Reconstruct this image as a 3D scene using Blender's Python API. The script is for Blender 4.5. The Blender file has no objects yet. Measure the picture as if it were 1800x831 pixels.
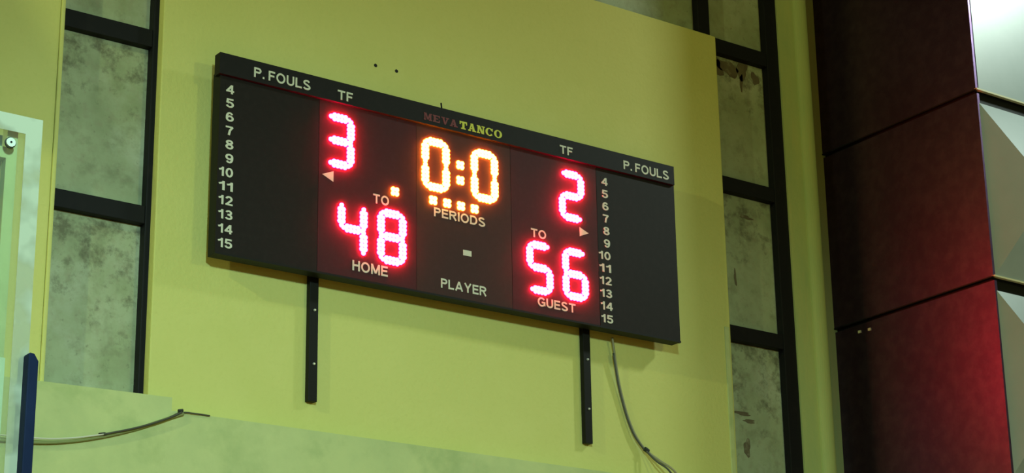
import bpy, bmesh, math, random
from mathutils import Vector, Matrix
random.seed(7)
C = bpy.context.scene.collection
EYE = 1.6                       # camera height above the hall floor; heights below are added to it

# ------------------------------------------------------------------ camera
def set_camera():
    yaw, pitch, roll = math.radians(36.07834), math.radians(18.7135), math.radians(-0.9379)
    f = Vector((math.sin(yaw)*math.cos(pitch), math.cos(yaw)*math.cos(pitch), math.sin(pitch)))
    r0 = Vector((math.cos(yaw), -math.sin(yaw), 0)); u0 = r0.cross(f)
    r = math.cos(roll)*r0 + math.sin(roll)*u0
    u = -math.sin(roll)*r0 + math.cos(roll)*u0
    cam = bpy.data.cameras.new('camera'); o = bpy.data.objects.new('camera', cam); C.objects.link(o)
    cam.sensor_fit = 'HORIZONTAL'; cam.sensor_width = 36; cam.lens = 3645.59/1800*36
    cam.clip_start = 0.05; cam.clip_end = 200
    m = Matrix((r, u, -f)).transposed().to_4x4(); m.translation = (0, 0, EYE)
    o.matrix_world = m
    bpy.context.scene.camera = o
set_camera()

# ------------------------------------------------------------------ world, lamps, exposure
w = bpy.data.worlds.new('hall_ambient'); bpy.context.scene.world = w; w.use_nodes = True
w.node_tree.nodes['Background'].inputs['Color'].default_value = (0.95, 1.0, 0.42, 1)
w.node_tree.nodes['Background'].inputs['Strength'].default_value = 0.15
def lamp(name, loc, target, power, color, size, cone=None, blend=1.0):
    """round hall or fill lamp; with a cone it is a reflector lamp with a soft-edged beam"""
    l = bpy.data.lights.new(name, 'SPOT' if cone else 'AREA'); l.energy = power; l.color = color
    if cone: l.spot_size = math.radians(cone); l.spot_blend = blend; l.shadow_soft_size = size/2
    else: l.shape = 'DISK'; l.size = size
    o = bpy.data.objects.new(name, l); C.objects.link(o)
    loc = Vector((loc[0], loc[1], loc[2]+EYE)); tgt = Vector((target[0], target[1], target[2]+EYE))
    o.location = loc; o.rotation_euler = (tgt-loc).to_track_quat('-Z', 'Y').to_euler()
    return o
LAMPS = [
 ('hall_lamp_right', (10.4, -6.5, 5.8), (6.0, 8.0, 2.0), 225, (0.84, 1.0, 0.34), 0.9, None),
 ('hall_lamp_left', (1.2, 0.0, 4.4), (4.7, 8.5, 0.85), 2000, (0.57, 1.0, 1.0), 0.5, 58),
 ('hall_lamp_side', (-3.3, 5.5, 6.2), (4.0, 8.2, 2.0), 195, (0.86, 1.0, 0.45), 0.13, None),
 ('floor_fill_left', (-2.0, -1.5, 7.3), (-2.0, -1.5, 0.0), 2200, (0.98, 1.0, 0.40), 0.6, 95),  # added fill: lights the floor so it bounces onto the wall
 ('floor_fill_right', (8.0, -1.0, 7.3), (8.0, -1.0, 0.0), 2200, (0.98, 1.0, 0.40), 0.6, 95),  # second added fill for the floor bounce
 ('panel_lamp', (11.9, 4.9, 7.3), (9.6, 7.4, 4.2), 720, (0.80, 1.0, 0.88), 0.6, 90),
]
for _l in LAMPS: lamp(*_l)
vs = bpy.context.scene.view_settings
vs.view_transform = 'Standard'; vs.look = 'None'; vs.exposure = 0.0; vs.gamma = 1.0; vs.use_curve_mapping = False

# ------------------------------------------------------------------ materials
def mat(name, color, rough=0.6, metal=0.0, spec=0.5):
    m = bpy.data.materials.new(name); m.use_nodes = True
    b = m.node_tree.nodes['Principled BSDF']
    b.inputs['Base Color'].default_value = (*color, 1); b.inputs['Roughness'].default_value = rough
    b.inputs['Metallic'].default_value = metal; b.inputs['Specular IOR Level'].default_value = spec
    return m
def node(m, t, **kw):
    n = m.node_tree.nodes.new(t)
    for k, v in kw.items(): setattr(n, k, v)
    return n
def noise_mat(name, layers, rough=0.7, bump=0.0, bump_scale=60, spec=0.4, rough_var=None):
    """layers: first colour, then (colour, scale, lo, hi, strength[, stretch])"""
    m = mat(name, layers[0], rough, 0, spec); nt = m.node_tree; L = nt.links
    b = nt.nodes['Principled BSDF']; tc = node(m, 'ShaderNodeTexCoord')
    cur = None
    for i, ly in enumerate(layers[1:]):
        col, sc, lo, hi, st = ly[:5]
        stretch = ly[5] if len(ly) > 5 else (1, 1, 1)
        mp = node(m, 'ShaderNodeMapping'); mp.inputs['Scale'].default_value = stretch
        mp.inputs['Location'].default_value = (3.1*i, 1.7*i, 2.3*i)
        L.new(tc.outputs['Object'], mp.inputs['Vector'])
        n = node(m, 'ShaderNodeTexNoise'); n.inputs['Scale'].default_value = sc; n.inputs['Detail'].default_value = 6
        n.inputs['Roughness'].default_value = 0.62
        L.new(mp.outputs[0], n.inputs['Vector'])
        rg = node(m, 'ShaderNodeMapRange'); rg.inputs['From Min'].default_value = lo; rg.inputs['From Max'].default_value = hi
        rg.inputs['To Max'].default_value = st
        L.new(n.outputs['Fac'], rg.inputs['Value'])
        mx = node(m, 'ShaderNodeMix', data_type='RGBA')
        L.new(rg.outputs[0], mx.inputs['Factor'])
        if cur is None: mx.inputs['A'].default_value = (*layers[0], 1)
        else: L.new(cur, mx.inputs['A'])
        mx.inputs['B'].default_value = (*col, 1)
        cur = mx.outputs['Result']
    if cur: L.new(cur, b.inputs['Base Color'])
    if bump:
        n = node(m, 'ShaderNodeTexNoise'); n.inputs['Scale'].default_value = bump_scale; n.inputs['Detail'].default_value = 4
        L.new(tc.outputs['Object'], n.inputs['Vector'])
        bp = node(m, 'ShaderNodeBump'); bp.inputs['Strength'].default_value = bump; bp.inputs['Distance'].default_value = 0.01
        L.new(n.outputs['Fac'], bp.inputs['Height']); L.new(bp.outputs[0], b.inputs['Normal'])
    return m
def emit(name, color, strength):
    m = bpy.data.materials.new(name); m.use_nodes = True; nt = m.node_tree
    nt.nodes.remove(nt.nodes['Principled BSDF'])
    e = nt.nodes.new('ShaderNodeEmission'); e.inputs['Color'].default_value = (*color, 1); e.inputs['Strength'].default_value = strength
    nt.links.new(e.outputs[0], nt.nodes['Material Output'].inputs['Surface'])
    return m
M = {}
M['wall'] = noise_mat('yellow_plaster', [(0.63, 0.60, 0.18),
    ((0.57, 0.555, 0.15), 1.4, 0.35, 0.75, 0.55), ((0.68, 0.64, 0.215), 5, 0.5, 0.8, 0.35), ((0.52, 0.50, 0.13), 38, 0.52, 0.8, 0.3)],
    0.75, 0.25, 45)
M['plinth'] = noise_mat('green_grey_plaster', [(0.54, 0.57, 0.235), ((0.40, 0.455, 0.195), 2.2, 0.42, 0.7, 0.8),
    ((0.33, 0.40, 0.15), 3.6, 0.52, 0.68, 0.6), ((0.36, 0.42, 0.16), 9, 0.58, 0.8, 0.45), ((0.66, 0.66, 0.29), 1.1, 0.5, 0.75, 0.5)], 0.8, 0.2, 30)
M['pilaster'] = noise_mat('faded_green_plaster', [(0.47, 0.52, 0.18), ((0.36, 0.46, 0.17), 3, 0.4, 0.7, 0.7, (3, 3, .6)),
    ((0.56, 0.50, 0.17), 4, 0.55, 0.8, 0.6, (3, 3, .3))], 0.75, 0.2, 30)
M['pane'] = noise_mat('dusty_window_glass', [(0.37, 0.41, 0.235), ((0.24, 0.275, 0.14), 3.2, 0.44, 0.64, 0.65), ((0.48, 0.51, 0.35), 2.1, 0.5, 0.68, 0.75),
    ((0.15, 0.155, 0.08), 9, 0.52, 0.72, 0.55), ((0.30, 0.285, 0.17), 24, 0.5, 0.7, 0.5), ((0.10, 0.10, 0.055), 30, 0.62, 0.74, 0.6)], 0.5, 0.0)
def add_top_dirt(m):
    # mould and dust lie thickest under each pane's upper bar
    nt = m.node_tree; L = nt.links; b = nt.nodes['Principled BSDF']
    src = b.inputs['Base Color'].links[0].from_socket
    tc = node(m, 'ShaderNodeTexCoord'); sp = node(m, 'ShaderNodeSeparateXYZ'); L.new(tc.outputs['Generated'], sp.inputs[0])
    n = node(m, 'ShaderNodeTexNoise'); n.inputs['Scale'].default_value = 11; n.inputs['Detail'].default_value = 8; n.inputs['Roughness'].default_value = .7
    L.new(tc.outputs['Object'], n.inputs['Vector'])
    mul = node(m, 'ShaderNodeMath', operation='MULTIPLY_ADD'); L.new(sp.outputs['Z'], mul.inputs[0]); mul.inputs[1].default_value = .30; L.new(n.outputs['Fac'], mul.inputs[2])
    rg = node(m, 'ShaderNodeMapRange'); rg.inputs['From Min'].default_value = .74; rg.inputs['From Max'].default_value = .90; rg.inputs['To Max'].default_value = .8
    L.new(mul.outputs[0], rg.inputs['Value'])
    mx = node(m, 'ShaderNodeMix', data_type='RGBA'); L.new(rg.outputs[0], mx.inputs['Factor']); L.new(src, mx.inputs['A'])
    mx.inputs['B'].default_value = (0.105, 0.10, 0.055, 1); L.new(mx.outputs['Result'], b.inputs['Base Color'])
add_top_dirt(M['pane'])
M['grime'] = noise_mat('brown_grime', [(0.15, 0.125, 0.065), ((0.09, 0.055, 0.035), 6, 0.4, 0.7, 0.8), ((0.28, 0.27, 0.16), 16, 0.55, 0.7, 0.8)], 0.8)
M['mullion'] = noise_mat('black_frame_paint', [(0.006, 0.006, 0.007), ((0.016, 0.013, 0.012), 9, 0.55, 0.8, 0.7)], 0.6, spec=0.2)
M['board'] = noise_mat('black_sheet', [(0.0095, 0.0062, 0.0054), ((0.015, 0.0105, 0.009), 30, 0.45, 0.75, 0.8)], 0.6, 0, spec=0.2)
M['board_header'] = noise_mat('black_sheet_header', [(0.0085, 0.007, 0.007), ((0.013, 0.010, 0.01), 30, 0.45, 0.75, 0.8)], 0.6, 0, spec=0.2)
M['black'] = mat('black_metal', (0.006, 0.006, 0.006), 0.55, 0, 0.2)
M['letter'] = mat('cream_vinyl', (0.62, 0.60, 0.47), 0.5)
M['letter_yellow'] = mat('yellow_vinyl', (0.60, 0.58, 0.05), 0.5)
M['letter_red'] = mat('dark_red_vinyl', (0.15, 0.012, 0.018), 0.5)
M['bolt'] = mat('zinc_bolt', (0.7, 0.7, 0.66), 0.35, 0.6)
M['panel_maroon'] = noise_mat('maroon_black_sheet', [(0.048, 0.0090, 0.012), ((0.058, 0.013, 0.017), 30, 0.45, 0.75, 0.8)], 0.6, 0, spec=0.2)
M['panel_brown'] = noise_mat('brown_black_sheet', [(0.044, 0.0165, 0.014), ((0.053, 0.020, 0.018), 30, 0.45, 0.75, 0.8)], 0.6, 0, spec=0.2)
M['led_red'] = emit('red_led', (1.0, 0.0040, 0.042), 260)
M['led_amber'] = emit('amber_led', (1.0, 0.19, 0.0075), 130)
M['dark_panel'] = noise_mat('dark_composite_panel', [(0.090, 0.052, 0.115), ((0.120, 0.075, 0.150), 14, 0.4, 0.7, 1.0)], 0.37, 0.0, spec=0.5)
M['dark_panel'].node_tree.nodes['Principled BSDF'].inputs['Metallic'].default_value = 1.0
M['pale_panel'] = noise_mat('silver_composite_panel', [(0.33, 0.395, 0.42), ((0.26, 0.33, 0.35), 2.2, 0.4, 0.7, 0.7)], 0.34, 0.0, spec=0.6)
M['lip'] = mat('pale_joint_lip', (0.60, 0.57, 0.34), 0.4)
M['white_tape'] = None
M['pad'] = noise_mat('blue_foam_pad', [(0.0045, 0.012, 0.042), ((0.008, 0.018, 0.055), 8, 0.45, 0.7, 0.8)], 0.7, spec=0.15)
M['steel_green'] = noise_mat('cream_painted_steel', [(0.56, 0.60, 0.30), ((0.40, 0.46, 0.20), 6, 0.45, 0.7, 0.7)], 0.5)
M['dark_steel'] = mat('dark_green_steel', (0.05, 0.085, 0.06), 0.5)
M['white'] = noise_mat('off_white_paint', [(0.70, 0.78, 0.62), ((0.58, 0.70, 0.5), 5, 0.45, 0.7, 0.6)], 0.5)
M['rubber'] = mat('black_rubber', (0.02, 0.025, 0.02), 0.7)
M['cable_pale'] = mat('grey_cable', (0.30, 0.27, 0.14), 0.6)
M['cable_shadow'] = mat('olive_cable_shadow', (0.26, 0.29, 0.10), 0.7)  # tone of the cable's cast shadow on the lower wall
M['cable_dark'] = mat('dark_cable', (0.06, 0.06, 0.04), 0.6)
M['floor'] = noise_mat('varnished_floor', [(0.42, 0.29, 0.15), ((0.33, 0.21, 0.10), 3, 0.4, 0.7, 0.8, (1, 9, 1))], 0.35)
# clear acrylic: mostly see-through, a thin gloss and a faint tint
def glass_mat():
    m = bpy.data.materials.new('clear_acrylic'); m.use_nodes = True; nt = m.node_tree
    nt.nodes.remove(nt.nodes['Principled BSDF']); out = nt.nodes['Material Output']
    t = nt.nodes.new('ShaderNodeBsdfTransparent'); t.inputs['Color'].default_value = (0.93, 0.97, 0.90, 1)
    g = nt.nodes.new('ShaderNodeBsdfGlossy'); g.inputs['Roughness'].default_value = 0.08
    d = nt.nodes.new('ShaderNodeBsdfDiffuse'); d.inputs['Color'].default_value = (0.6, 0.66, 0.5, 1)
    m1 = nt.nodes.new('ShaderNodeMixShader'); m1.inputs[0].default_value = 0.06
    m2 = nt.nodes.new('ShaderNodeMixShader'); m2.inputs[0].default_value = 0.07
    nt.links.new(t.outputs[0], m1.inputs[1]); nt.links.new(g.outputs[0], m1.inputs[2])
    nt.links.new(m1.outputs[0], m2.inputs[1]); nt.links.new(d.outputs[0], m2.inputs[2])
    nt.links.new(m2.outputs[0], out.inputs['Surface'])
    return m
M['glass'] = glass_mat()
def tape_mat():
    """white border paint, rubbed thin in patches so the clear sheet shows through"""
    m = mat('worn_white_border', (0.45, 0.47, 0.32), 0.5); nt = m.node_tree; L = nt.links
    tc = node(m, 'ShaderNodeTexCoord'); n = node(m, 'ShaderNodeTexNoise'); n.inputs['Scale'].default_value = 5.5; n.inputs['Detail'].default_value = 3
    L.new(tc.outputs['Object'], n.inputs['Vector'])
    rg = node(m, 'ShaderNodeMapRange'); rg.inputs['From Min'].default_value = 0.44; rg.inputs['From Max'].default_value = 0.56
    rg.inputs['To Min'].default_value = 0.0; rg.inputs['To Max'].default_value = 0.55
    L.new(n.outputs['Fac'], rg.inputs['Value'])
    t = node(m, 'ShaderNodeBsdfTransparent'); mx = node(m, 'ShaderNodeMixShader')
    L.new(rg.outputs[0], mx.inputs[0]); L.new(nt.nodes['Principled BSDF'].outputs[0], mx.inputs[1]); L.new(t.outputs[0], mx.inputs[2])
    L.new(mx.outputs[0], nt.nodes['Material Output'].inputs['Surface'])
    return m
M['white_tape'] = tape_mat()

# ------------------------------------------------------------------ mesh helpers
class MB:
    def __init__(s): s.v = []; s.f = []
    def add(s, vs, fs):
        n = len(s.v); s.v += [tuple(p) for p in vs]; s.f += [tuple(i+n for i in q) for q in fs]; return s
    def box(s, x0, x1, y0, y1, z0, z1):
        return s.add([(x0,y0,z0),(x1,y0,z0),(x1,y1,z0),(x0,y1,z0),(x0,y0,z1),(x1,y0,z1),(x1,y1,z1),(x0,y1,z1)],
                     [(0,3,2,1),(4,5,6,7),(0,1,5,4),(1,2,6,5),(2,3,7,6),(3,0,4,7)])
    def prism(s, poly, y0, y1):
        """poly in (x, z), counter-clockwise seen from -y"""
        n = len(poly)
        vs = [(x, y0, z) for x, z in poly] + [(x, y1, z) for x, z in poly]
        fs = [tuple(range(n)), tuple(range(2*n-1, n-1, -1))] + [((i+1) % n, i, n+i, n+(i+1) % n) for i in range(n)]
        return s.add(vs, fs)
    def prism_z(s, poly, z0, z1):
        n = len(poly)
        vs = [(x, y, z0) for x, y in poly] + [(x, y, z1) for x, y in poly]
        fs = [tuple(range(n-1, -1, -1)), tuple(range(n, 2*n))] + [(i, (i+1) % n, n+(i+1) % n, n+i) for i in range(n)]
        return s.add(vs, fs)
    def tube(s, pts, r, n=8):
        pts = [Vector(p) for p in pts]; rings = []
        for i, p in enumerate(pts):
            d = (pts[min(i+1, len(pts)-1)] - pts[max(i-1, 0)]).normalized()
            a = d.cross(Vector((0, 0, 1)) if abs(d.z) < .9 else Vector((1, 0, 0))).normalized(); b = d.cross(a)
            rings.append([p + r*(math.cos(2*math.pi*k/n)*a + math.sin(2*math.pi*k/n)*b) for k in range(n)])
        vs = [q for rg in rings for q in rg]; fs = []
        for i in range(len(rings)-1):
            for k in range(n):
                fs.append((i*n+k, i*n+(k+1) % n, (i+1)*n+(k+1) % n, (i+1)*n+k))
        fs.append(tuple(range(n-1, -1, -1))); fs.append(tuple(range((len(rings)-1)*n, len(rings)*n)))
        return s.add(vs, fs)
    def disc_y(s, x, z, y0, y1, r, n=16, r1=None):
        """short cylinder along y, y0 = face towards the hall"""
        r1 = r if r1 is None else r1
        vs = [(x+r1*math.cos(2*math.pi*k/n), y0, z+r1*math.sin(2*math.pi*k/n)) for k in range(n)] + \
             [(x+r*math.cos(2*math.pi*k/n), y1, z+r*math.sin(2*math.pi*k/n)) for k in range(n)]
        fs = [tuple(range(n)), tuple(range(2*n-1, n-1, -1))] + [((k+1) % n, k, n+k, n+(k+1) % n) for k in range(n)]
        return s.add(vs, fs)
    def build(s, name, m, parent=None, bevel=0, smooth=False):
        me = bpy.data.meshes.new(name); me.from_pydata(s.v, [], s.f); me.update()
        bm = bmesh.new(); bm.from_mesh(me)
        bmesh.ops.recalc_face_normals(bm, faces=bm.faces)
        if bevel: bmesh.ops.bevel(bm, geom=bm.edges[:], offset=bevel, segments=2, affect='EDGES', profile=0.6)
        bm.to_mesh(me); bm.free()
        if smooth:
            for p in me.polygons: p.use_smooth = True
        me.materials.append(m)
        o = bpy.data.objects.new(name, me); C.objects.link(o)
        if parent: o.parent = parent
        return o
def tag(o, label=None, cat=None, group=None, kind=None):
    if label: o['label'] = label
    if cat: o['category'] = cat
    if group: o['group'] = group
    if kind: o['kind'] = kind
    return o
def empty(name, loc=(0, 0, 0)):
    o = bpy.data.objects.new(name, None); C.objects.link(o); o.location = loc; o.empty_display_size = .2
    return o
def curve_pts(pts, n=6):
    """Catmull-Rom through the points"""
    P = [Vector(p) for p in pts]; P = [2*P[0]-P[1]] + P + [2*P[-1]-P[-2]]; out = []
    for i in range(1, len(P)-2):
        for k in range(n):
            t = k/n; a, b, c, d = P[i-1], P[i], P[i+1], P[i+2]
            out.append(.5*((2*b)+(-a+c)*t+(2*a-5*b+4*c-d)*t*t+(-a+3*b-3*c+d)*t**3))
    out.append(P[-2]); return out
Z = EYE
STRUCT = 'structure'

# ------------------------------------------------------------------ the setting
MB().box(-9, 16, -14, 8.9, -0.2, 0).build('floor', M['floor'])
tag(bpy.data.objects['floor'], 'varnished wooden sports hall floor below the scoreboard wall', 'floor', kind=STRUCT)

MB().box(-9, 16, -14, 8.9, Z+7.5, Z+7.7).build('ceiling', M['dark_steel'])
tag(bpy.data.objects['ceiling'], 'dark steel hall ceiling above the window strip', 'ceiling', kind=STRUCT)

# main plaster panel that carries the board (its front is the plane y = 8.6)
wall = MB().box(4.150, 7.820, 8.60, 8.80, Z+2.0, Z+5.175).build('wall_back', M['wall'], bevel=0.006)
tag(wall, 'yellow-green plaster wall panel carrying the scoreboard', 'wall', kind=STRUCT)
for hx, hz in ((5.389, 4.399), (5.521, 4.398)):
    MB().disc_y(hx, Z+hz, 8.5985, 8.602, 0.010, 10).build('drill_hole', M['black'], wall)
# thin pale strip down the lower right-hand edge of the panel
MB().box(7.772, 7.806, 8.594, 8.604, Z+2.0, Z+3.335).build('edge_strip', M['plinth'], wall, bevel=0.004)

# plaster pier left of the left window
left = MB().box(-1.5, 3.606, 8.60, 8.80, Z-1.6, Z+7.4).build('wall_left', M['wall'])
tag(left, 'yellow-green plaster wall behind the basketball backboard', 'wall', kind=STRUCT)
MB().box(3.609, 3.630, 8.592, 8.80, Z+2.30, Z+7.4).build('corner_bead', M['wall'], left, bevel=0.007)

# unseen knee brace, added to cast a diagonal shadow on the left wall
br = MB().tube([(-1.8, 7.05, Z+7.45), (0.16, 7.05, Z+4.93), (0.75, 8.6, Z+4.55)], .075, 12).build('shadow_brace_1', M['dark_steel'])
tag(br, 'added unseen dark steel knee brace that casts a shadow above the backboard', 'brace', kind=STRUCT)

# projecting lower wall: a higher part under the left window, then a step down
low = MB().prism([(-1.5, Z-1.6), (8.62, Z-1.6), (8.62, Z+2.353), (4.30, Z+2.346), (4.225, Z+2.344), (4.225, Z+2.408), (3.2, Z+2.388), (-1.5, Z+2.388)], 8.50, 8.80)
low = low.build('wall_lower', M['plinth'])
tag(low, 'stained green plaster lower wall with a step under the left window', 'wall', kind=STRUCT)

# windows: black steel bars, each dusty pane a piece of its own
YP, YF, YBK = 8.70, 8.655, 8.735
def pane(x0, x1, z0, z1, parent):
    return MB().box(x0+.001, x1-.001, YP, YP+.006, Z+z0+.001, Z+z1-.001).build('pane', M['pane'], parent)
def bar(x0, x1, z0, z1, parent, y0=YF):
    return MB().box(x0, x1, y0, YBK, Z+z0, Z+z1).build('mullion', M['mullion'], parent, bevel=0.004)
rows = [(2.0, 3.288), (3.378, 4.213), (4.305, 5.108), (5.201, 6.02), (6.11, 7.0)]
hb = [(3.288, 3.378), (4.213, 4.305), (5.108, 5.201), (6.02, 6.11)]
win1 = empty('window_1', (0, 0, 0)); tag(win1, 'tall dirty window with black bars left of the scoreboard', 'window', kind=STRUCT)
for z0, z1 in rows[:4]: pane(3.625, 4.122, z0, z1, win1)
for z0, z1 in hb[:3]: bar(3.60, 4.121, z0, z1, win1)
bar(4.121, 4.171, 2.0, 6.1, win1, YF-.004)
win2 = empty('window_2', (0, 0, 0)); tag(win2, 'tall dirty window with black bars right of the scoreboard', 'window', kind=STRUCT)
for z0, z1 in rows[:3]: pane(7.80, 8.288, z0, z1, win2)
for z0, z1 in hb: bar(7.78, 8.288, z0, z1, win2)
bar(8.288, 8.386, 2.0, 7.0, win2, YF-.004)
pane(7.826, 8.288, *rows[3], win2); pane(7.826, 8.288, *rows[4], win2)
win3 = empty('window_3', (0, 0, 0)); tag(win3, 'brownish dirty window strip above the plaster panel', 'window', kind=STRUCT)
bar(7.734, 7.826, 5.10, 7.0, win3, YF-.002)
xs = [4.171, 5.03, 5.12, 5.90, 5.99, 6.77, 6.86, 7.734]
for i in range(0, 8, 2):
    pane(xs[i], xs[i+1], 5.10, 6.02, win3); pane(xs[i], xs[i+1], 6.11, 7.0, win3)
    bar(xs[i], xs[i+1], 6.02, 6.11, win3)
    if i < 6: bar(xs[i+1], xs[i+2], 5.10, 7.0, win3, YF-.002)
# grime flakes stuck to the upper part of some panes
def flakes(x0, x1, ztop, spots, parent):
    rnd = random.Random(int(ztop*100))
    for fx, dz, rx, rz in spots:
        cx = x0+(x1-x0)*fx; cz = Z+ztop-dz; n = 18; ph = [rnd.uniform(0, 6.28) for _ in range(3)]
        poly = []
        for k in range(n):
            a = 2*math.pi*k/n; rr = 1+.22*math.sin(2*a+ph[0])+.16*math.sin(3*a+ph[1])+.12*math.sin(5*a+ph[2])
            poly.append((min(max(cx+rx*rr*math.cos(a), x0), x1), min(cz+rz*rr*math.sin(a), Z+ztop-.002)))
        MB().prism(poly, YP-.0018, YP+.001).build('grime_flake', M['grime'], parent)
flakes(7.835, 8.285, 5.106, [(.12, .07, .075, .055), (.36, .06, .085, .05), (.62, .05, .05, .055), (.86, .08, .035, .035), (.60, .13, .014, .05)], win2)
flakes(7.835, 8.285, 4.211, [(.30, .52, .010, .045), (.55, .12, .05, .012)], win2)
flakes(7.83, 8.285, 3.286, [(.30, .42, .075, .010), (.42, .46, .05, .010), (.36, .62, .030, .045)], win2)

# faded pier between the right window and the dark cladding
pier = MB().prism_z([(8.386, 8.80), (8.386, 8.640), (8.52, 8.636)] + [(8.575-.055*math.cos(math.radians(a)), 8.636-.034*math.sin(math.radians(a))) for a in range(15, 166, 15)] + [(8.632, 8.65), (8.632, 8.80)], Z-1.6, Z+7.4)
pier = pier.build('wall_right', M['pilaster'])
tag(pier, 'narrow faded green plaster pier with a rounded edge beside the dark cladding', 'wall', kind=STRUCT)
gapw = MB().box(8.622, 8.84, 8.74, 8.80, Z-1.6, Z+7.4).build('wall_recess', M['pilaster'])
tag(gapw, 'shaded strip of wall between the green pier and the dark cladding', 'wall', kind=STRUCT)

# clad block that juts into the hall: dark flat panels on its flank, faceted pale panels on its front
block = empty('wall_clad', (0, 0, 0)); tag(block, 'projecting wall block clad in dark and pale faceted panels', 'wall', kind=STRUCT)
XD, YFR = 8.81, 7.46
MB().box(XD+.02, 13.5, YFR+.03, 8.80, Z-1.6, Z+7.4).build('core', M['black'], block)
seams = [4.66-1.145*k for k in range(-2, 6)]
for k in range(len(seams)-1):
    zt, zb = seams[k], seams[k+1]
    # flank sheet; upper one laps slightly over the lower
    MB().add([(XD-.006, YFR, Z+zb), (XD+.02, YFR, Z+zb), (XD+.02, 8.765, Z+zb), (XD-.006, 8.765, Z+zb),
              (XD, YFR, Z+zt-.022), (XD+.02, YFR, Z+zt-.022), (XD+.02, 8.765, Z+zt-.022), (XD, 8.765, Z+zt-.022)],
             [(0,3,2,1),(4,5,6,7),(0,1,5,4),(1,2,6,5),(2,3,7,6),(3,0,4,7)]).build('flank_panel', M['dark_panel'], block)
    MB().box(XD-.010, XD+.01, YFR-.004, 8.765, Z+zb-.004, Z+zb+.003).build('flank_lip', M['mullion'], block)
    MB().box(XD-.008, 13.5, YFR-.012, YFR+.01, Z+zb-.004, Z+zb+.006).build('front_lip', M['lip'], block)
    hw = 0.33
    for j in range(5):
        x0 = XD+.012+j*2*hw; x1 = x0+2*hw-.004; z0 = Z+zb+.008; z1 = Z+zt-.082
        ap = 0.19 if k >= 2 else 0.0
        ca = ((x0+x1)/2, YFR-ap, (z0+z1)/2)
        MB().add([(x0,YFR,z0),(x1,YFR,z0),(x1,YFR,z1),(x0,YFR,z1),ca,(x0,YFR+.03,z0),(x1,YFR+.03,z0),(x1,YFR+.03,z1),(x0,YFR+.03,z1)],
                 [(0,1,4),(1,2,4),(2,3,4),(3,0,4),(0,5,6,1),(1,6,7,2),(2,7,8,3),(3,8,5,0),(5,8,7,6)]).build('faceted_panel', M['pale_panel'], block)
for dy, dz in ((8.532, 3.447), (8.449, 3.442)):
    MB().box(XD-.009, XD+.002, dy-.012, dy+.008, Z+dz-.008, Z+dz+.008).build('scuff_chip', M['lip'], block)

# ------------------------------------------------------------------ scoreboard
SB = empty('scoreboard', (4.402, 8.465, Z+3.135))
tag(SB, 'black electronic scoreboard with red and amber LED digits on the yellow wall', 'scoreboard')
BW, HB = 2.918, 0.955
MB().box(0.002, BW-.002, .010, .075, 0.002, HB).build('housing', M['black'], SB, bevel=.002)
cuts = [0.0, .568, 1.157, 1.763, 2.350, BW]
for a, b, pm in zip(cuts[:-1], cuts[1:], ('board', 'panel_maroon', 'panel_brown', 'panel_maroon', 'board')):
    MB().box(a+.0012, b-.0012, 0, .012, .012, HB-.02).build('front_panel', M[pm], SB)
MB().box(0, BW, -.004, .014, 0, .0105).build('bottom_rail', M['black'], SB)
MB().box(-.014, 2.906, -.020, .035, .928, 1.041).build('header_panel', M['board_header'], SB, bevel=.0015)

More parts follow.
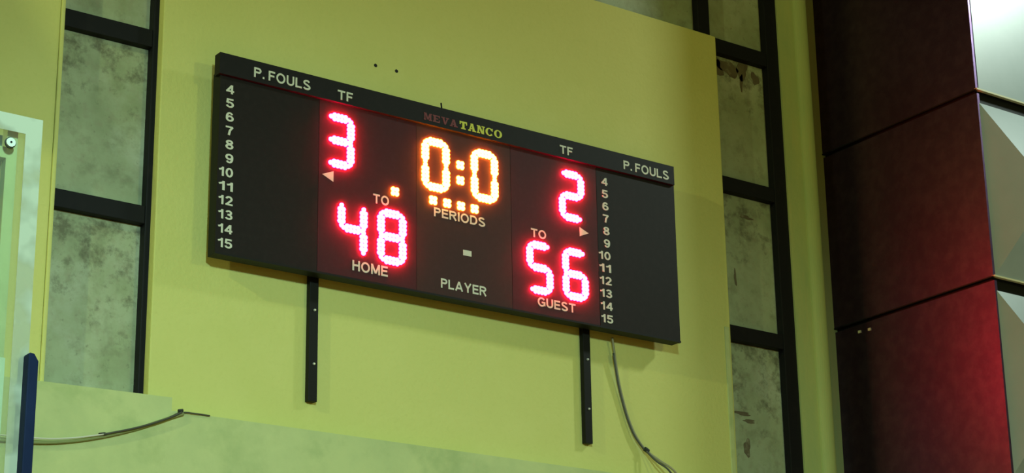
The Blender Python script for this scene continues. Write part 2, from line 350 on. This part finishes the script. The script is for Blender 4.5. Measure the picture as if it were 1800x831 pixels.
# ---- lettering: bold grotesque glyphs, each letter a small vinyl piece on its word's carrier strip
TH = .185; hh = TH/2
def arc(cx, cy, rx, ry, a0, a1, n=10):
    return [(cx+rx*math.cos(math.radians(a0+(a1-a0)*k/n)), cy+ry*math.sin(math.radians(a0+(a1-a0)*k/n))) for k in range(n+1)]
h = hh
GL = {  # ink width, strokes (centre lines; cap height 1)
 'P': (.80, [[(h,0),(h,1)], [(h,1-h),(.48,1-h)]+arc(.48,.71,.32-h,.29-h,90,-90)+[(h,.42+h)]]),
 'R': (.90, [[(h,0),(h,1)], [(h,1-h),(.50,1-h)]+arc(.50,.715,.35-h,.285-h,90,-90)+[(h,.43+h)], [(.44,.5),(.79,0)]]),
 'F': (.70, [[(h,0),(h,1)], [(h,1-h),(.70,1-h)], [(h,.50),(.62,.50)]]),
 'E': (.76, [[(h,0),(h,1)], [(h,1-h),(.75,1-h)], [(h,.52),(.70,.52)], [(h,h),(.76,h)]]),
 'L': (.70, [[(h,0),(h,1)], [(h,h),(.70,h)]]),
 'T': (.84, [[(0,1-h),(.84,1-h)], [(.42,0),(.42,1-h)]]),
 'H': (.84, [[(h,0),(h,1)], [(.84-h,0),(.84-h,1)], [(h,.53),(.84-h,.53)]]),
 'I': (TH,  [[(h,0),(h,1)]]),
 'M': (1.0, [[(h,0),(h,1)], [(1-h,0),(1-h,1)], [(h*1.1,.97),(.5,.12)], [(1-h*1.1,.97),(.5,.12)]]),
 'O': (1.0, [arc(.5,.5,.5-h,.52-h,90,450,28)]),
 'D': (.88, [[(h,0),(h,1)], [(h,1-h),(.40,1-h)]+arc(.40,.5,.48-h,.5-h,90,-90,14)+[(h,h)]]),
 'U': (.84, [[(h,1),(h,.36)]+arc(.42,.36,.42-h,.37-h,180,360,14)+[(.84-h,1)]]),
 'Y': (.94, [[(.09,1),(.47,.44)], [(.85,1),(.47,.44)], [(.47,0),(.47,.48)]]),
 'A': (1.0, [[(.09,0),(.5,.97)], [(.91,0),(.5,.97)], [(.24,.28),(.76,.28)]]),
 'G': (.96, [arc(.5,.5,.5-h,.52-h,38,318,24)+[(.96-h,.20),(.96-h,.46)], [(.52,.46),(.96,.46)]]),
 'S': (.84, [arc(.42,.735,.36-h,.285-h,15,90,5)+arc(.40,.735,.37-h,.285-h,90,250,9)+[(.5,.485)]+arc(.42,.265,.42-h,.285-h,70,-90,10)+arc(.40,.265,.40-h,.285-h,-90,-168,6)]),
 '.': (.2, [[(.1,0),(.1,.2)]]),
 '0': (.68, [arc(.34,.5,.34-h,.52-h,90,450,24)]),
 '1': (.46, [[(.46-h,0),(.46-h,1)], [(.46-h,.90),(.23,.76),(.02,.69)]]),
 '2': (.68, [arc(.34,.69,.33-h,.33-h,170,-25,12)+[(.12,h)], [(.03,h),(.68,h)]]),
 '3': (.68, [arc(.33,.745,.31-h,.275-h,165,-80,12), arc(.33,.285,.35-h,.305-h,88,-165,14), [(.22,.53),(.36,.53)]]),
 '4': (.72, [[(.53,0),(.53,1)], [(.50,.95),(.09,.30)], [(0,.30),(.72,.30)]]),
 '5': (.68, [[(.63,1-h),(.15,1-h),(.11,.50)], arc(.33,.325,.35-h,.345-h,138,-165,16)]),
 '6': (.68, [arc(.34,.5,.34-h,.52-h,38,180,12)+[(h,.32)], arc(.34,.32,.34-h,.34-h,0,360,20)]),
 '7': (.68, [[(0,1-h),(.62,1-h)], [(.58,1-h),(.36,.52),(.28,0)]]),
 '8': (.68, [arc(.34,.755,.31-h,.265-h,0,360,18), arc(.34,.285,.34-h,.305-h,0,360,20)]),
 '9': (.68, [arc(.34,.5,.34-h,.52-h,218,360,12)+[(.68-h,.68)], arc(.34,.68,.34-h,.34-h,0,360,20)]),
}
def ribbon(mb, line, T, y0, y1):
    closed = (Vector(line[0])-Vector(line[-1])).length < 1e-4
    P = [Vector(p) for p in (line[:-1] if closed else line)]; n = len(P); Lf = []; Rt = []
    P = [p for i, p in enumerate(P) if i == 0 or (p-P[i-1]).length > 1e-4]; n = len(P)
    for i in range(n):
        a = P[i-1] if (i or closed) else P[i]; b = P[(i+1) % n] if (i < n-1 or closed) else P[i]
        d1 = (P[i]-a).normalized() if (P[i]-a).length else (b-P[i]).normalized()
        d2 = (b-P[i]).normalized() if (b-P[i]).length else d1
        n1 = Vector((-d1.y, d1.x)); n2 = Vector((-d2.y, d2.x)); m = (n1+n2).normalized()
        m = m*min(1/max(m.dot(n1), .35), 1.8)*hh
        Lf.append(P[i]+m); Rt.append(P[i]-m)
    tr = lambda q, y: (T[0]+q.x*T[1], y, T[2]+q.y*T[3])
    vs = []; fs = []
    for i in range(n): vs += [tr(Lf[i], y0), tr(Rt[i], y0), tr(Lf[i], y1), tr(Rt[i], y1)]
    for i in range(n if closed else n-1):
        a, b = 4*i, 4*((i+1) % n)
        fs += [(a, a+1, b+1, b), (a+2, b+2, b+3, a+3), (a, b, b+2, a+2), (a+1, a+3, b+3, b+1)]
    if not closed: fs += [(0, 2, 3, 1), (4*n-4, 4*n-3, 4*n-1, 4*n-2)]
    mb.add(vs, fs)
def text(s, u0, u1, v0, v1, y=0.0, name='lettering', base='board'):
    gap = .15; wd = 0; pos = []
    for ch in s:
        if ch == ' ': wd += .30; continue
        pos.append((ch, wd)); wd += GL[ch][0]+gap
    wd -= gap; sx = (u1-u0)/wd; sz = v1-v0
    car = MB().box(u0-.004, u1+.004, y-.0004, y+.001, v0-.004, v1+.004).build(name, M[base], SB)
    car['label'] = 'cream %s reading %s' % (name, s)
    for ch, px in pos:
        mb = MB()
        for i, st in enumerate(GL[ch][1]): ribbon(mb, st, (u0+px*sx, sx, v0, sz), y-.0014-.00025*i, y-.0002)
        mb.build('letter' if name == 'lettering' else 'figure', M['letter'], car)
YH = -.020
text('P. FOULS', .177, .502, .952, 1.005, YH, base='board_header')
text('P. FOULS', 2.534, 2.864, .950, 1.002, YH, base='board_header')
text('TF', .663, .753, .944, .996, YH, base='board_header')
text('TF', 2.086, 2.174, .950, .999, YH, base='board_header')
text('TO', .893, .988, .433, .483, base='panel_maroon')
text('TO', 1.892, 1.993, .437, .485, base='panel_maroon')
text('HOME', .773, .982, .051, .105, base='panel_maroon')
text('GUEST', 1.928, 2.181, .054, .104, base='panel_maroon')
text('PERIODS', 1.266, 1.591, .432, .482, base='panel_brown')
text('PLAYER', 1.307, 1.595, .050, .101, base='panel_brown')
for k in range(12):
    n = 4+k; t = (11-k)/11
    v0 = .038+(.839-.038)*t; ur = .093-.014*t; wd = .044 if n < 10 else .078
    text(str(n), ur-wd, ur, v0, v0+.047, name='numeral')
    v0 = .034+(.831-.034)*t; ur = 2.439-.009*t; wd = .043 if n < 10 else .082
    text(str(n), ur-wd, ur, v0, v0+.046, name='numeral')
def flat(poly, name, label):
    o = MB().prism(poly, -.0012, .0004).build(name, M['letter'], SB); o['label'] = label
flat([(1.448, .251), (1.501, .252), (1.501, .282), (1.448, .281)], 'dash_mark', 'cream dash above the word PLAYER')
flat([(.590, .527), (.656, .498), (.656, .555)], 'arrow_mark', 'cream triangle pointing left')
flat([(2.286, .527), (2.224, .552), (2.224, .500)], 'arrow_mark', 'cream triangle pointing right')
# slab-serif maker's name on the header, drawn from strokes
def slab(word, u0, u1, v0, v1, y, m, name, slope=0.0):
    n = len(word); cw = (u1-u0)/n; h = v1-v0
    car = MB().box(u0-.003, u1+.003, y-.0004, y+.001, v0-.004, v1+.004).build(name, M['board_header'], SB)
    k = .30
    lay = [0]
    def quad(mb, pts):
        lay[0] += 1      # each stroke lies a hair above the one before, so none coincide
        mb.prism([(ox+p[0]*gw, v0+p[1]*h) for p in pts], y-.0010-.0001*(lay[0] % 9), y+.0002)
    for i, ch in enumerate(word):
        ox = u0+i*cw+.04*cw; gw = cw*.92; mb = MB()
        def S(x0, x1, y0, y1): quad(mb, [(x0, y0), (x1, y0), (x1, y1), (x0, y1)])
        def D(xa, xb, wd, ya=0, yb=1): quad(mb, [(xa, ya), (xa+wd, ya), (xb+wd, yb), (xb, yb)])
        if ch == 'T': S(.04,.96,.80,1); S(.36,.64,0,.8); S(.22,.78,0,.16); S(.04,.18,.58,.8); S(.82,.96,.58,.8)
        elif ch == 'A': D(.08,.36,.16); D(.62,.36,.26); S(.28,.7,.26,.40); S(0,.36,0,.15); S(.52,1,0,.15); S(.3,.62,.88,1)
        elif ch == 'N': S(.1,.28,0,1); S(.74,.90,0,1); quad(mb, [(.60,0),(.90,0),(.40,1),(.1,1)]); S(0,.38,0,.14); S(0,.3,.86,1); S(.6,1,.86,1)
        elif ch == 'M': S(.06,.2,0,1); S(.72,.94,0,1); quad(mb, [(.42,.1),(.58,.1),(.34,1),(.1,1)]); quad(mb, [(.42,.1),(.58,.1),(.9,1),(.7,1)]); S(0,.28,0,.14); S(.62,1,0,.14); S(0,.2,.86,1); S(.85,1,.86,1)
        elif ch == 'E': S(.14,.42,0,1); S(.04,.92,.84,1); S(.04,.92,0,.16); S(.4,.7,.43,.57); S(.78,.92,.16,.36); S(.78,.92,.66,.84)
        elif ch == 'V': quad(mb, [(.40,0),(.60,0),(.36,1),(.10,1)]); quad(mb, [(.42,0),(.58,0),(.90,1),(.74,1)]); S(0,.48,.86,1); S(.62,1,.86,1)
        elif ch in 'CO':
            a0, a1 = (0, 360) if ch == 'O' else (40, 322)
            N = 22; prev = None
            for q in range(N+1):
                a = math.radians(a0+(a1-a0)*q/N); ca, sa = math.cos(a), math.sin(a)
                tw = .12+.16*abs(ca)
                po = (.5+.5*ca, .5+.52*sa); pi = (.5+(.5-tw)*ca, .5+(.52-tw*.9)*sa)
                if prev: quad(mb, [prev[0], po, pi, prev[1]])
                prev = (po, pi)
            if ch == 'C': S(.78,.92,.62,.98)
        mb.build('letter', m, car)
    return car
slab('MEVA', 1.188, 1.408, .950, .990, YH, M['letter_red'], 'lettering')['label'] = 'faded dark red serif lettering reading MEVA'
slab('TANCO', 1.414, 1.697, .949, .993, YH, M['letter_yellow'], 'lettering')['label'] = 'yellow serif lettering reading TANCO'

# ---- LEDs: low domes standing on the face
PITCH, RL = .0215, .0128
def dome(mb, x, z, y=0.0, r=RL, hgt=.012):
    n = 10; vs = []; fs = []
    for ring, (rr, hh) in enumerate(((1, 0), (.86, .55), (.5, .9))):
        for k in range(n):
            a = 2*math.pi*k/n; vs.append((x+r*rr*math.cos(a), y-hgt*hh, z+r*rr*math.sin(a)))
    vs.append((x, y-hgt, z))
    for ring in range(2):
        for k in range(n): fs.append((ring*n+k, ring*n+(k+1) % n, (ring+1)*n+(k+1) % n, (ring+1)*n+k))
    for k in range(n): fs.append((2*n+k, 2*n+(k+1) % n, 3*n))
    mb.add(vs, fs)
HX, HZ = .0655, .0630       # half distances between segment centre lines
SEG = {'a': (0, 2*HZ, 'h'), 'g': (0, 0, 'h'), 'd': (0, -2*HZ, 'h'), 'f': (-HX, HZ, 'v'), 'b': (HX, HZ, 'v'), 'e': (-HX, -HZ, 'v'), 'c': (HX, -HZ, 'v')}
LIT = {'0': 'abcdef', '2': 'abged', '3': 'abgcd', '4': 'fgbc', '5': 'afgcd', '6': 'afgedc', '8': 'abcdefg'}
ON = {'a': 1}
def segment_mb(kind, full_tip=True):
    mb = MB(); p = PITCH/2
    for s in (-1.5, -.5, .5, 1.5):
        for t in (-p, p):
            dome(mb, *((s*PITCH, t) if kind == 'h' else (t, s*PITCH)))
    for s in (-2.45, 2.45):
        dome(mb, *((s*PITCH, 0) if kind == 'h' else (0, s*PITCH)))
    return mb
seg_mesh = {}
def digit(ch, u, v, m, colour):
    plate = MB().box(-.105, .105, -.0001, .006, -.165, .165).build('led_digit', M['panel_maroon' if colour == 'red' else 'panel_brown'], SB)
    plate.location = (u, 0, v); plate['label'] = '%s glowing digit %s' % (colour, ch)
    for s in LIT[ch]:
        x, z, kd = SEG[s]; key = (kd, m.name)
        if key not in seg_mesh:
            o = segment_mb(kd).build('led_segment', m, plate, smooth=True); seg_mesh[key] = o.data
        else:
            o = bpy.data.objects.new('led_segment', seg_mesh[key]); C.objects.link(o); o.parent = plate
        o.location = (x, -.0001, z)
R, A = M['led_red'], M['led_amber']
digit('3', .690, .725, R, 'red'); digit('4', .771, .267, R, 'red'); digit('8', 1.006, .267, R, 'red')
digit('0', 1.277, .718, A, 'amber'); digit('0', 1.590, .719, A, 'amber')
digit('2', 2.174, .721, R, 'red'); digit('5', 1.946, .268, R, 'red'); digit('6', 2.186, .272, R, 'red')
clus = None
for u, v in ((1.433, .749), (1.433, .663), (1.260, .518), (1.348, .519), (1.436, .520), (1.523, .521), (1.024, .519)):
    if clus is None:
        mb = MB()
        for a in (-.5, .5):
            for b in (-.5, .5): dome(mb, a*.0225, b*.0225)
        o = mb.build('led_cluster', A, SB, smooth=True); clus = o.data
    else:
        o = bpy.data.objects.new('led_cluster', clus); C.objects.link(o); o.parent = SB
    o.location = (u, -.0002, v)

# ---- mounting bars, stub on top
for x0, x1 in ((.589, .639), (2.306, 2.354)):
    b = MB().box(x0, x1, .100, .133, -.624, .93).build('mounting_bar', M['black'], SB, bevel=.002)
    MB().box(x0+.004, x1-.004, .073, .102, .1, .85).build('hanger_plate', M['black'], SB)
    for bz in (-.158, -.434):
        MB().disc_y((x0+x1)/2+.004, bz, .094, .101, .0075, 10, .005).build('bolt', M['bolt'], b)
MB().tube([(1.334, .02, 1.03), (1.329, .022, 1.088)], .0045, 8).build('eye_rod', M['black'], SB)

# ------------------------------------------------------------------ cables
pts = [(6.912, 8.565, 3.128), (6.928, 8.57, 3.043), (6.958, 8.58, 2.902), (6.989, 8.585, 2.794), (7.025, 8.585, 2.687), (7.069, 8.582, 2.597), (7.130, 8.575, 2.525)]
pc = empty('power_cable', (6.95, 8.58, Z+2.5))
def rel(ps, o): return [(p[0]-o[0], p[1]-o[1], p[2]+Z-o[2]) for p in ps]
org = (6.95, 8.58, Z+2.5)
MB().tube(rel(curve_pts(pts + [(7.191, 8.53, 2.462), (7.241, 8.48, 2.408), (7.32, 8.48, 2.33)]), org), .0065, 8).build('strand', M['cable_pale'], pc, smooth=True)
pts2 = [(p[0]-.011, p[1]-.004, p[2]-.004) for p in pts[1:7]]
MB().tube(rel(curve_pts(pts2 + [(7.12, 8.565, 2.520), (7.163, 8.53, 2.459), (7.208, 8.48, 2.404), (7.28, 8.48, 2.32)]), org), .0055, 8).build('strand', M['cable_dark'], pc, smooth=True)
MB().tube(rel([(7.115, 8.566, 2.528), (7.140, 8.566, 2.516)], org), .013, 8).build('cable_tie', M['rubber'], pc)
tag(pc, 'thin twin cable hanging from the scoreboard down to the lower wall', 'cable')
lc = empty('loose_cable', (3.6, 8.49, Z+2.1)); org = (3.6, 8.49, Z+2.1)
q = [(3.30, 8.485, 2.118), (3.555, 8.487, 2.127), (3.717, 8.488, 2.147), (3.880, 8.489, 2.185), (4.046, 8.490, 2.238), (4.187, 8.490, 2.296), (4.267, 8.490, 2.339), (4.34, 8.492, 2.345), (4.42, 8.495, 2.346)]
MB().tube(rel(curve_pts([(p[0], p[1]-.012, p[2]) for p in q[:4]]), org), .0040, 8).build('sheath_or_shadow', M['letter'], lc, smooth=True)
MB().tube(rel(curve_pts([(p[0], p[1]-.012, p[2]) for p in q[3:7]]), org), .0046, 8).build('sheath_or_shadow', M['cable_dark'], lc, smooth=True)
MB().tube(rel(curve_pts([(p[0], p[1]+.003, p[2]-.020+.004*i) for i, p in enumerate(q[:6])] + [(4.28, 8.49, 2.336)]), org), .0080, 8).build('sheath_or_shadow', M['cable_shadow'], lc, smooth=True)  # olive strip against the wall: the cable's shadow put in as colour
MB().tube(rel(curve_pts(q[5:]), org), .0036, 8).build('cable_tail', M['cable_dark'], lc, smooth=True)
for a_, b_ in (((3.862, 2.184), (3.892, 2.191)), ((4.252, 2.345), (4.275, 2.350))):
    MB().tube(rel([(a_[0], 8.486, a_[1]), (b_[0], 8.486, b_[1])], org), .0075, 8).build('cable_tie', M['rubber'], lc)
tag(lc, 'loose cable sagging along the lower wall under the left window', 'cable')

# ------------------------------------------------------------------ basketball backboard at the left edge
XR, ZT, ZB_, YB = 2.312, 2.393, 1.215, 5.6
BBo = (1.412, YB, Z+ZB_)
bb = empty('basketball_backboard', BBo); tag(bb, 'clear basketball backboard with worn white border and blue edge pad', 'backboard')
X = XR-BBo[0]; H = ZT-ZB_
MB().box(-X, X, 0, .02, 0, H).build('acrylic_sheet', M['glass'], bb)
for a in ((-X, X, H-.056, H), (-X, X, 0, .05), (-X, -X+.05, .05, H-.056), (X-.053, X, .05, H-.056)):
    MB().box(a[0], a[1], -.0025, -.0005, a[2], a[3]).build('border_line', M['white_tape'], bb)
for x0, x1, z0, z1 in ((X-.10, X-.066, .02, H-.03), (-X+.066, -X+.10, .02, H-.03), (-X+.1, X-.1, .06, .095), (-X+.1, X-.1, H-.135, H-.10)):
    MB().box(x0, x1, .024, .060, z0, z1).build('frame_bar', M['steel_green'], bb)
MB().prism([(X-.20, H-.10), (X-.135, H-.24), (X-.10, H-.24), (X-.10, H-.05), (X-.2, H-.05)], .062, .07).build('gusset', M['dark_steel'], bb)
bo = MB().disc_y(X-.100, H-.095, -.006, .0, .0175, 20).build('bolt_washer', M['rubber'], bb)
MB().disc_y(X-.100, H-.095, -.010, -.006, .0145, 20).build('bolt_cap', M['white'], bo)
MB().disc_y(X-.100, H-.095, -.0115, -.010, .0035, 10).build('bolt_socket', M['black'], bo)
MB().box(-X+.06, X-.062, .022, .026, .103, .423).build('lower_sheet', M['white'], bb)
# blue pad: up the edge and along the bottom
for sg in (1, -1):
    prof = [(X-.015, -.03), (X+.017, -.03), (X+.017, .410), (X+.003, .432), (X-.011, .434), (X-.015, .428)]
    MB().prism([(sg*p[0], p[1]) for p in (prof if sg > 0 else prof[::-1])], -.040, .040).build('edge_pad', M['pad'], bb, bevel=.004)
MB().box(-X-.017, X-.017, -.040, .040, -.035, .012).build('edge_pad', M['pad'], bb, bevel=.004)
# brackets back to the wall
for sx in (-.25, .25):
    MB().box(sx-.04, sx+.04, .06, 2.98, .30, .38).build('support_arm', M['dark_steel'], bb)
    MB().box(sx-.08, sx+.08, .026, .062, .08, H-.11).build('support_arm', M['dark_steel'], bb)

bpy.context.view_layer.update()
